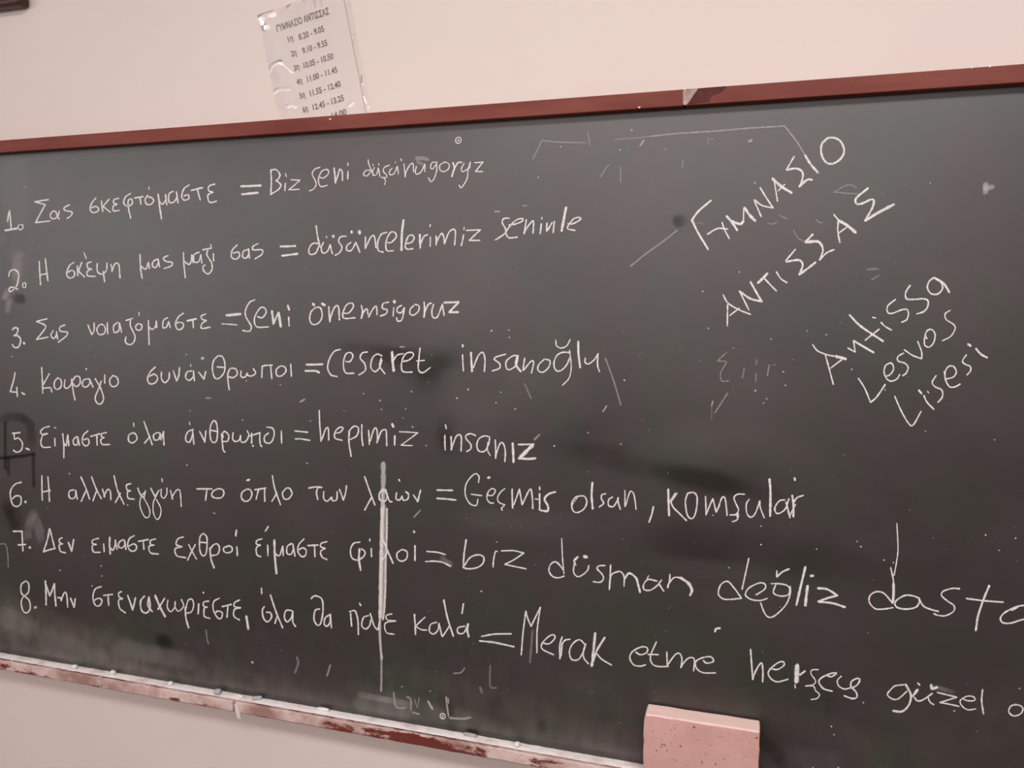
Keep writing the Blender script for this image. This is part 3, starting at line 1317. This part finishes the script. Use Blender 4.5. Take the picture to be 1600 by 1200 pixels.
f28 w3 1355 421 1372 420
f26 w3 1362 437 1374 430
@
f35 w2 0 850 9 851 12 866 13 886
f40 w2 322 984 324 1000 326 1006
f85 w3.5 387 981 388 983
f90 w4 394 1035 395 1035
f28 w3.5 464 1027 466 1036 461 1051
f45 w3 516 1039 511 1056
f45 w3 615 1082 619 1104 634 1106
f45 w3 636 1089 642 1093 642 1109
f30 w2 648 1093 652 1105 655 1090
f75 w3.4 669 1096 673 1103 676 1108
f65 w2.6 697 1089 701 1120
f60 w2.4 700 1091 701 1099
f55 w3.5 703 1122 724 1123 735 1121
f50 w3 645 1113 655 1116
f28 w2.6 766 1040 766 1072 776 1075
f45 w2.4 709 1052 720 1051 726 1044
f26 w3.5 832 985 830 1012 828 1035
f25 w4 750 1074 753 1082
@
f75 w8.5 1540.5 287 1539.5 302
f60 w6.5 1543 295 1552 291
f60 w2.4 773 330.4 781 330.6
f45 w2.4 817 321.5 823 321.5
f60 w2.2 625 542 632 542
f75 w2.4 469 628 476 624
f75 w2.2 942 643 948 634
f50 w3 835 687 843 679
f50 w2.4 647 808 657 797
f70 w2.4 1000 228 1006 219
f45 w3 322 622 329 622
f85 w2 1453 286 1454 286
@
f16 w7 1453 1072 1470 1076 1490 1082
f22 w9 690 872 705 883
d40 w10 2 658 18 651 38 655 48 668 50 700
d55 w3.5 8 660 8 690 8 733
d75 w4 0 716 20 714 38 712 54 709
d50 w4 13 716 13 741
d50 w4 52 712 53 760
d45 w9 8 790 17 806 23 824
d45 w12 24 466 36 468
d35 w14 1056 347 1068 344
d30 w16 1180 1150 1210 1175 1225 1200
d28 w12 700 1100 705 1120 705 1140
d25 w10 845 1128 847 1140
d30 w12 245 995 262 1000
f17 w13 53 800 47 815 42 840
f17 w13 54 806 61 825 64 845
f32 w9 13 452 7 466
f26 w8 15 468 11 488
f22 w14 30 395 26 420 27 445
f12 w30 5 960 50 985
f10 w36 70 1000 130 1020
f10 w26 180 1010 300 1035
f22 w9 560 1085 640 1100
f14 w26 560 1100 640 1112
#streak long vertical streak of white chalk running down through lines six to eight
T 0 0 1
@
f50 w9 598.7 724 599 745 598.5 770
f62 w8 598.5 765 598 800
f92 w6.8 597.5 795 596.5 835 595.5 880 594.8 920 594.2 965
f82 w4 604.5 795 604 840 602.5 880 602 920 600.5 950 598.5 968
f40 w8 599.5 790 598.5 880 597 960
f65 w4.5 594 960 593.5 990 595 1015 596.5 1030
f38 w4 596 1025 596 1055 595.5 1080
"""
SPECKS = """841 277 6;876 229 4;987 203 6;969 234 6;1040 233 4;1180 610.5 9;1224 581 7;1227 602 5;1198 623 5;1193 630 4;1205 530 4;38 292 4;19 557 5;291 554 4;438 601 4;385 595 4;297 642 3;379 656 5;643 612 5;714 622 8;568 615 5;594 626 5;732 608 4;768 517 7;795 516 5;796 527 4;783 613 4;775 629 6;805 639 6;731 609 4;975.6 594 9;866 697 8;970 694 5;919 676 4;648 831 7;666 696 4;480 724 5;485 658 4;596 640 4;634 639 4;1189 851 8;1276 858 5;1189 822 4;1139 887 5;1114 805 5;1345 854 9;1339 846 4;1381 875 9;1396 879 6;1540 836 7;1587 841 9;1561 860 4;752 924 8;776 847 4;1299 1135 7;1303 1148 5;1349 1098 5;1491 1111 6;1593 1076 5;94 891 5;158 884 5;159 900 4;108.5 740 5;199.5 789 5;335 802 5;292 727 6;1179.5 286 6;1098 455 5;1155 425 4;1107 513 5;1261 517 4;1291 523 5;1331 577 6;1383 609 5;1446 674 4;1554 687 4;1310 1199 6;1270 1199 4;672 1080 4;628 1073 4"""
SEQ = [0]


def spline(pts):
    """Catmull-Rom through the points of one stroke piece"""
    if len(pts) < 3:
        P = [Vector(p) for p in pts]
        if len(P) == 2:
            n_ = max(2, int((P[1] - P[0]).length / 6))
            a, b_ = P
            wv = Vector((b_.y - a.y, a.x - b_.x)) * 0.012 * random.uniform(-1, 1)
            return [a.lerp(b_, t / n_) + wv * math.sin(math.pi * t / n_) for t in range(n_ + 1)]
        return P
    P = [Vector(p) for p in pts]
    P = [P[0] * 2 - P[1]] + P + [P[-1] * 2 - P[-2]]
    out = []
    for i in range(1, len(P) - 2):
        a, b_, c, d = P[i - 1:i + 3]
        n_ = max(2, min(12, int((c - b_).length / 2.2)))
        for t in range(n_):
            t /= n_
            out.append(0.5 * ((2 * b_) + (c - a) * t + (2 * a - 5 * b_ + 4 * c - d) * t * t + (3 * b_ - a - 3 * c + d) * t ** 3))
    out.append(P[-2])
    return out


class Ribbons:
    """flat strips of chalk: three vertices across (edge 0, middle 1, edge 0)"""
    def __init__(self):
        self.v, self.f, self.e, self.c = [], [], [], []

    def stroke(self, pts, wid, cover, fade=False):
        if len(pts) < 2:
            pts = [pts[0], pts[0] + Vector((0.6, 0.2))]
        SEQ[0] += 1
        y = YB - .00025 - (SEQ[0] % 400) * 2.2e-6
        L = [(pts[0] - (pts[1] - pts[0]).normalized() * wid * .42)] + list(pts) + [(pts[-1] + (pts[-1] - pts[-2]).normalized() * wid * .42)]
        k0 = len(self.v)
        ph = random.uniform(0, 50)
        n_ = len(L)
        run = 0
        tot = sum((q - p).length for p, q in zip(L, L[1:]))
        for i, p in enumerate(L):
            a, b_ = L[max(i - 1, 0)], L[min(i + 1, n_ - 1)]
            run += (p - L[max(i - 1, 0)]).length
            d = (b_ - a)
            d = d.normalized() if d.length > 1e-6 else Vector((1, 0))
            nn = Vector((-d.y, d.x))
            ww = wid * .5 * (1 + .34 * nz(run * .13 + ph)) * (.35 if i in (0, n_ - 1) else 1)
            for s_ in (-1, 0, 1):
                q = at(p.x + nn.x * ww * s_, p.y + nn.y * ww * s_, y)
                self.v.append(q)
                self.e.append(0.0 if (s_ or i in (0, n_ - 1)) else 1.0)
                fd = math.sin(math.pi * min(max(run / tot, 0), 1)) ** .6 if fade else 1
                self.c.append(min(1, fd * cover * (1 + (.18 if not fade else .6) * nz(run * (.25 if not fade else .06) + ph, 7))))
        for i in range(n_ - 1):
            for s_ in (0, 1):
                a = k0 + i * 3 + s_
                self.f.append((a, a + 1, a + 4, a + 3))

    def build(self, name, m_, parent, label=None):
        o = bpart(name, self.v, self.f, m_, parent, attrs={'edge': self.e, 'cover': self.c})
        if label:
            o['label'] = label
        return o


parts = {}
labels = {}
key, ox, oy, sc, rb = None, 0, 0, .175, None
for ln in DATA.strip().splitlines():
    t = ln.split()
    if not t:
        continue
    if ln[0] == '#':
        key = t[0][1:]
        parts.setdefault(key, [])
        if len(t) > 1:
            labels[key] = ' '.join(t[1:])
        if not parts[key]:
            parts[key].append([])
        continue
    if t[0] == 'T':
        ox, oy = float(t[1]), float(t[2])
        sc = float(t[3]) if len(t) > 3 else .175
        continue
    if t[0] == '@':
        parts[key].append([])
        continue
    wd, cv, dark = (16 if sc < 1 else 2.5), None, False
    while t and t[0][0] in 'wfd':
        if t[0][0] == 'w':
            wd = float(t[0][1:])
        else:
            cv = float(t[0][1:]) / 100
            dark = t[0][0] == 'd'
        t = t[1:]
    segs, cur = [], []
    nums = []
    for tok in t:
        if tok == '/':
            cur = [(nums[i], nums[i + 1]) for i in range(0, len(nums), 2)]
            segs.append(cur)
            nums = [cur[-1][0], cur[-1][1]]
        else:
            nums.append(float(tok))
    segs.append([(nums[i], nums[i + 1]) for i in range(0, len(nums) - 1, 2)])
    for sg in segs:
        P = spline([((ox + a * sc) / sc, (oy + b_ * sc) / sc) for a, b_ in sg] if sc < 1 else sg)
        if sc < 1:
            P = [p * sc for p in P]
        parts[key][-1].append((P, wd * sc * (1.12 if wd < 20 or sc == 1 else 1.28), cv, dark))

for key, words in parts.items():
    words = [w_ for w_ in words if w_]
    if key == 'marks':
        for w_ in words:
            for P, wd, cv, dark in w_:
                R = Ribbons()
                R.stroke(P, wd * (1.25 if not dark else 1.6), (cv or .5) * (.85 if not dark else .8), wd > 7)
                R.build('wiped_and_shadow_patch' if dark else 'chalk_scratch', M_WIPED_SHADOW if dark else M_FAINT, board,  # the dark stroke right of the sponge is its shadow, painted on
                        'darker patch of wiped chalk film; beside the sponge, its painted shadow' if dark else 'faint leftover chalk scratch')
        R = Ribbons()
        for s_ in SPECKS.split(';'):
            x, y, q = (float(a) for a in s_.split())
            R.stroke([Vector((x - .5, y)), Vector((x + .5, y + random.uniform(-.4, .4)))], 3.4, q / 7.5)
        for i in range(300):
            x, y = random.uniform(5, 1595), random.uniform(250, 1150)
            R.stroke([Vector((x - .4, y)), Vector((x + .4, y + random.uniform(-.4, .4)))], random.uniform(1.4, 2.6), random.uniform(.1, .35))
        tag(R.build('chalk_speck', M_FAINT, board, 'small specks of chalk scattered over the board'), kind='stuff')
        continue
    par = None
    for w_ in words:
        R = Ribbons()
        for P, wd, cv, dark in w_:
            R.stroke(P, wd, cv or .97)
        if key == 'streak':
            R.build('chalk_streak', M_CHALK, board, labels[key])
        elif par is None:
            par = R.build('chalk_writing', M_CHALK, board, labels.get(key))
        else:
            R.build('chalk_word', M_CHALK, par)
# smudge above the rubbed-out letter in the first line
for pts, wd, cv in ((((651, 248), (659, 247), (668, 249)), 9, .35), (((653, 254), (660, 256), (664, 262)), 8, .25), (((763, 1003), (772, 1003), (782, 1006)), 7, .16)):
    R = Ribbons()
    R.stroke([Vector(p) for p in pts], wd, cv)
    R.build('chalk_smudge', M_FAINT, board)

# ------------------------------------------------------------------ pink sponge standing on the ledge
fl, fr_ = at(1006, 1117, -.0415), at(1188, 1142, -.0415)
zt = (fl.z + fr_.z) / 2
sx0, sx1 = fl.x, fr_.x
sz0 = ZL + .0024
sponge = empty('sponge_eraser', ((sx0 + sx1) / 2, -.0225, sz0))
tag(sponge, 'thick pink foam sponge eraser standing upright on the chalkboard ledge', 'eraser')
W, H, D2 = (sx1 - sx0) / 2, zt - sz0, .0190
LIT_TOP.inputs[1].default_value, LIT_TOP.inputs[2].default_value = H - .0016, H + .0006
import bmesh
bm = bmesh.new()
bmesh.ops.create_cube(bm, size=1)
for vv in bm.verts:
    vv.co = Vector((vv.co.x * 2 * W, vv.co.y * 2 * D2, (vv.co.z + .5) * H))
bmesh.ops.bevel(bm, geom=[e for e in bm.edges], offset=.0032, segments=3, affect='EDGES', profile=.6)
big = [e for e in bm.edges if abs(e.calc_length()) > .02]
bmesh.ops.subdivide_edges(bm, edges=big, cuts=14, use_grid_fill=True)
for vv in bm.verts:
    c_ = vv.co
    q = c_ * 40
    c_.x += .0010 * nz(q.x, q.y, q.z) + .0005 * nz(q.x * 3, q.y * 3, q.z * 3)
    c_.y += .0009 * nz(q.x + 9, q.y, q.z) + .0004 * nz(q.x * 3, q.y * 3 + 5, q.z * 3)
    c_.z += .0008 * nz(q.x, q.y + 9, q.z)
    if c_.x < -W + .012 and c_.z > H - .012:          # worn top corner
        c_.x += .0035 * (c_.z - (H - .012)) / .012
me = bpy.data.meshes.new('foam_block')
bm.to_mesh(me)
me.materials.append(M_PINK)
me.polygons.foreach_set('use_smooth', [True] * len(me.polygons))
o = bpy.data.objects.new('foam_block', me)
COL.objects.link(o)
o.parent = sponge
pits = []
PP = [(1084.5, 1136, 1.9, 1.1), (1063.5, 1166, 1.7, 1), (1020, 1142, 1.5, .8), (1054, 1138, 1.1, .7), (1030, 1124, 1.2, .7), (1124, 1138.5, 1.2, .8),
      (1182, 1153, 1.6, 1), (1125, 1150.5, 1.2, .7), (1132, 1186, 1.4, .8), (1097, 1191, 1.5, .9), (1118, 1194, 1.5, 1), (1055, 1187.5, 1.3, .8),
      (1042, 1171, 1, .5), (1035, 1163.5, 1.8, .5), (1039, 1164, 2, .5), (1026, 1172.5, 1.8, .5), (1033, 1167, 1.6, .5), (1042, 1173.5, 1.2, .6), (1090, 1156, 1, .6), (1153, 1155, 1.1, .6),
      (1171, 1161, .9, .5), (1109, 1165, .9, .5), (1102, 1177, .9, .6), (1166, 1181, 1, .6), (1074, 1196, 1, .6), (1049, 1141, 1.2, .5)]
for i in range(60):
    PP.append((random.uniform(1010, 1184), random.uniform(1130, 1225), random.uniform(.4, .9), random.uniform(.3, .6)))
v, f = [], []
yf = -.0225 - D2
for px, py, r, q in PP:
    c_ = at(px, py, yf)
    if c_.z > zt - .006:
        continue
    k0 = len(v)
    an = random.uniform(0, 3)
    for ring, rr in ((0, 1.0), (1, .55)):
        for a in range(8):
            th = a * math.pi / 4
            u_, v_ = r * 1.1e-3 * rr * math.cos(th), r * q * 1.1e-3 * rr * math.sin(th)
            v.append((c_.x + u_ * math.cos(an) - v_ * math.sin(an) - sponge.location.x, yf - (-.0002 if ring == 0 else .0011) + .0225,
                      c_.z + u_ * math.sin(an) + v_ * math.cos(an) - sz0))
    f += [(k0 + a, k0 + (a + 1) % 8, k0 + 8 + (a + 1) % 8, k0 + 8 + a) for a in range(8)] + [tuple(k0 + 8 + a for a in range(8))]
tag(obj('pore', v, f, M_PIT, sponge), 'small dark pores scattered over the foam face', kind='stuff')


# ------------------------------------------------------------------ bits of chalk on the ledge
def chalk_bit(px, py, length, rad, ang, m_, label, squash=1.0):
    """broken stick: a lumpy tapered cylinder lying on the dust"""
    z0 = ZL + .0018
    p = atz(px, py, z0 + rad)
    p.y = min(max(p.y, YR + .004), YB - .004 - abs(math.sin(ang)) * length * .5)
    n_, k_ = 10, 6
    v = []
    sd = px * .1
    for i in range(k_ + 1):
        t = i / k_
        rr = rad * (1 - .25 * abs(2 * t - 1) ** 6) * (1 + .12 * nz(t * 3, sd))
        for a in range(n_):
            th = a * 2 * math.pi / n_
            r2 = rr * (1 + .16 * nz(math.cos(th) * 1.5, math.sin(th) * 1.5, sd + t * 2))
            x = (t - .5) * length + .0008 * nz(th * 2, sd) * (1 if i in (0, k_) else 0)
            v.append((x * math.cos(ang) - r2 * math.cos(th) * math.sin(ang), x * math.sin(ang) + r2 * math.cos(th) * math.cos(ang),
                      rad * squash + r2 * math.sin(th) * squash))
    f = [(i * n_ + a, i * n_ + (a + 1) % n_, (i + 1) * n_ + (a + 1) % n_, (i + 1) * n_ + a) for i in range(k_) for a in range(n_)]
    f += [tuple(range(n_))[::-1], tuple(k_ * n_ + a for a in range(n_))]
    o = obj('chalk_stub', v, f, m_, None, True)
    o.location = (p.x, p.y, z0)
    return tag(o, label, 'chalk', 'bits of chalk on the ledge')


chalk_bit(116.5, 1042, .011, .0050, .2, M_WHITE, 'stubby white chalk bit nearest the left end of the ledge')
chalk_bit(176.5, 1051, .009, .0055, -.3, M_WHITE, 'rounded white chalk bit, second from the left on the ledge')
chalk_bit(266.5, 1068, .009, .0048, .5, M_WHITE, 'small cream chalk bit left of the round blue one')
chalk_bit(340.5, 1080.5, .012, .0060, .1, M_BLUE, 'round pale blue chalk bit on the ledge')
chalk_bit(402, 1090.5, .020, .0040, .45, M_BLUE, 'thin blue-grey chalk stick lying slantwise on the ledge')
chalk_bit(505, 1107.5, .026, .0042, .02, M_WHITE, 'flat white chalk stick below the words of line eight', .8)
chalk_bit(735, 1147.5, .026, .0042, -.05, M_GREY, 'grey chalk stick on the ledge below the lower screw', .8)
chalk_bit(808, 1163, .010, .0050, 1.2, M_WHITE, 'pinkish white chalk lump right of the grey stick')
chalk_bit(375, 1087.5, .016, .0030, -.1, M_WHITE, 'thin white chalk sliver left of the thin blue-grey stick', .8)

# ------------------------------------------------------------------ timetable in a plastic sleeve
YS = YW - .0016
o0, o1 = at(433.1, 49.9, YS), at(514.6, 21.4, YS)
ux = (o1 - o0).normalized()
uy = Vector((-ux.z, 0, ux.x))
c_tl = at(404, 25, YS)
wS = abs((at(548, 0, YS) - c_tl).dot(ux))
hS = .34
sleeve_org = c_tl + ux * wS / 2 - uy * hS
sheet = empty('timetable', sleeve_org)
tag(sheet, 'printed school timetable in a crinkled clear plastic sleeve, taped to the wall above the chalkboard', 'notice')


def sheet_pt(u, v_, y):
    p = c_tl + ux * u - uy * v_
    return Vector((p.x, y, max(p.z, ZT + .0012))) - sleeve_org


pl, pt, pr, pb = .012, .016, wS - .014, hS - .012
vv_, ff = [], []
for i in range(13):
    for j in range(19):
        u, v_ = pl + (pr - pl) * i / 12, pt + (pb - pt) * j / 18
        vv_.append(sheet_pt(u, v_, YS - .0006 + .0003 * nz(u * 18, v_ * 14)))


def above(fs, vs_):
    """drop the faces below the rail's top: the sheet ends where the frame begins"""
    zc = ZT + .0013 - sleeve_org.z
    return [q for q in fs if any(vs_[i].z > zc for i in q)]


paper = obj('paper', vv_, above(grid_faces(13, 19), vv_), M_PAPER, sheet, True)
ROWS = [('ΓΥΜΝΑΣΙΟ ΑΝΤΙΣΣΑΣ', 335, 315, 850, 137, 60)]
for s_, a, b_ in (('1η', 445, 418), ('2η', 478, 560), ('3η', 505, 700), ('4η', 532, 838), ('5η', 562, 975), ('6η', 592, 1112)):
    ROWS.append((s_, a, b_, a + 50, b_ - 17, 56))
for s_, a, b_, c_, d_ in (('8.20 - 9.05', 552, 395, 800, 308), ('9.10 - 9.55', 588, 530, 832, 447), ('10.05 - 10.50', 600, 675, 892, 578),
                          ('11.00 - 11.45', 635, 810, 932, 712), ('11.55 - 12.40', 662, 950, 965, 852), ('12.45 - 13.25', 692, 1088, 995, 990), ('14.00', 880, 1172, 1020, 1128)):
    ROWS.append((s_, a, b_, c_, d_, 56))
dg = None
for s_, a, b_, c_, d_, ch in ROWS:
    cu = bpy.data.curves.new('printed_line', 'FONT')
    cu.body = s_
    cu.offset = .024 if s_[0] == 'Γ' else .016
    cu.resolution_u = 3
    to = bpy.data.objects.new('tmp', cu)
    COL.objects.link(to)
    dg = bpy.context.evaluated_depsgraph_get()
    me = bpy.data.meshes.new_from_object(to.evaluated_get(dg))
    bpy.data.objects.remove(to)
    xs = [q.co.x for q in me.vertices]
    capy = .69
    x0, x1 = min(xs), max(xs)
    p0, p1 = at(380 + a / 6.314, b_ / 6.314, YS - .0012), at(380 + c_ / 6.314, d_ / 6.314, YS - .0012)
    L = (p1 - p0).length
    ex = (p1 - p0) / L
    ey = Vector((-ex.z, 0, ex.x))
    hgt = ch / 6.314 * ((at(460, 110, YS) - at(460, 100, YS)).length / 10) * 1.03
    for q in me.vertices:
        w_ = p0 + ex * ((q.co.x - x0) / (x1 - x0) * L) + ey * (q.co.y / capy * hgt)
        w_.z = max(w_.z, ZT + .0012)
        q.co = w_ - sleeve_org
    me.materials.clear()
    me.materials.append(M_INK)
    o = bpy.data.objects.new('printed_line', me)
    COL.objects.link(o)
    o.parent = paper

RIDGE = [((405, 30, 415, 24, 429, 18), 6, 3.2), ((418, 38, 414, 31, 411, 26), 6.5, 3.2), ((494, -4, 496, 13), 2.2, .9), ((504, -4, 506, 11), 1.8, .9),
         ((452, 12, 455, 9), 2.4, .9), ((478, 2, 481, 9), 2.8, 1.0), ((422, 112, 426, 103, 434, 98, 443, 98), 2.2, .9), ((440, 97, 450, 104, 458, 112), 2.6, .9),
         ((429, 145, 436, 140, 453, 139), 2.2, .9), ((451, 166, 457, 164, 464, 167), 2, .8), ((479, 62, 481, 73), 1.8, .45), ((487, 96, 488, 108), 1.8, .45),
         ((555, 56, 557, 69), 1.8, .7), ((567, 119, 568, 131), 1.6, .7), ((570, 149, 574, 159), 1.8, .7), ((546, 165, 552, 160), 2.2, .9),
         ((404, 25, 411, 80, 418, 130, 425, 180), 1.8, .5), ((550, 8, 557, 45, 562, 78, 569, 130, 576, 165), 3.0, .8), ((526, 84, 527, 92), 1.2, .5)]
RW = []
for pp, s_, h_ in RIDGE:
    pts = [at(pp[i], pp[i + 1], YS) for i in range(0, len(pp), 2)]
    pts = [((p - c_tl).dot(ux), -(p - c_tl).dot(uy)) for p in pts]
    RW.append((pts, s_ * .0014, h_ * .00055))


def ridge(u, v_):
    h = 0
    for pts, s_, hh in RW:
        best = 9
        for (a, b_), (c, d) in zip(pts, pts[1:]):
            dx, dy = c - a, d - b_
            t = max(0, min(1, ((u - a) * dx + (v_ - b_) * dy) / (dx * dx + dy * dy)))
            best = min(best, (u - a - t * dx) ** 2 + (v_ - b_ - t * dy) ** 2)
        q = best / (s_ * s_)
        if q < 9:
            h += hh * math.exp(-q)
    return h


nu, nv = 150, 250
vv_ = []
for i in range(nu):
    for j in range(nv):
        u, v_ = wS * i / (nu - 1), hS * j / (nv - 1)
        h = ridge(u, v_) if v_ < .27 else 0
        h += .00045 * (1 + nz(u * 22, v_ * 9)) + .0002 * (1 + nz(u * 60 + 3, v_ * 40))
        vv_.append(sheet_pt(u, v_, YS - .0016 - h))
tag(obj('plastic_sleeve', vv_, above(grid_faces(nu, nv), vv_), M_FILM, sheet, True), 'clear crinkled plastic sleeve over the printed sheet')

# ------------------------------------------------------------------ dark fitting at the top left of the wall
c0, c1 = at(29, 3, -.012), at(0, 10, -.012)
fx1, fz0 = c0.x, c1.z
fit = box('wall_cabinet', (fx1 - .30, fx1, -.012, YW, fz0, fz0 + .30), M_BROWN, None, .010, 4)
tag(fit, 'dark brown wall-mounted box, only its rounded lower corner seen at the top left', 'cabinet')
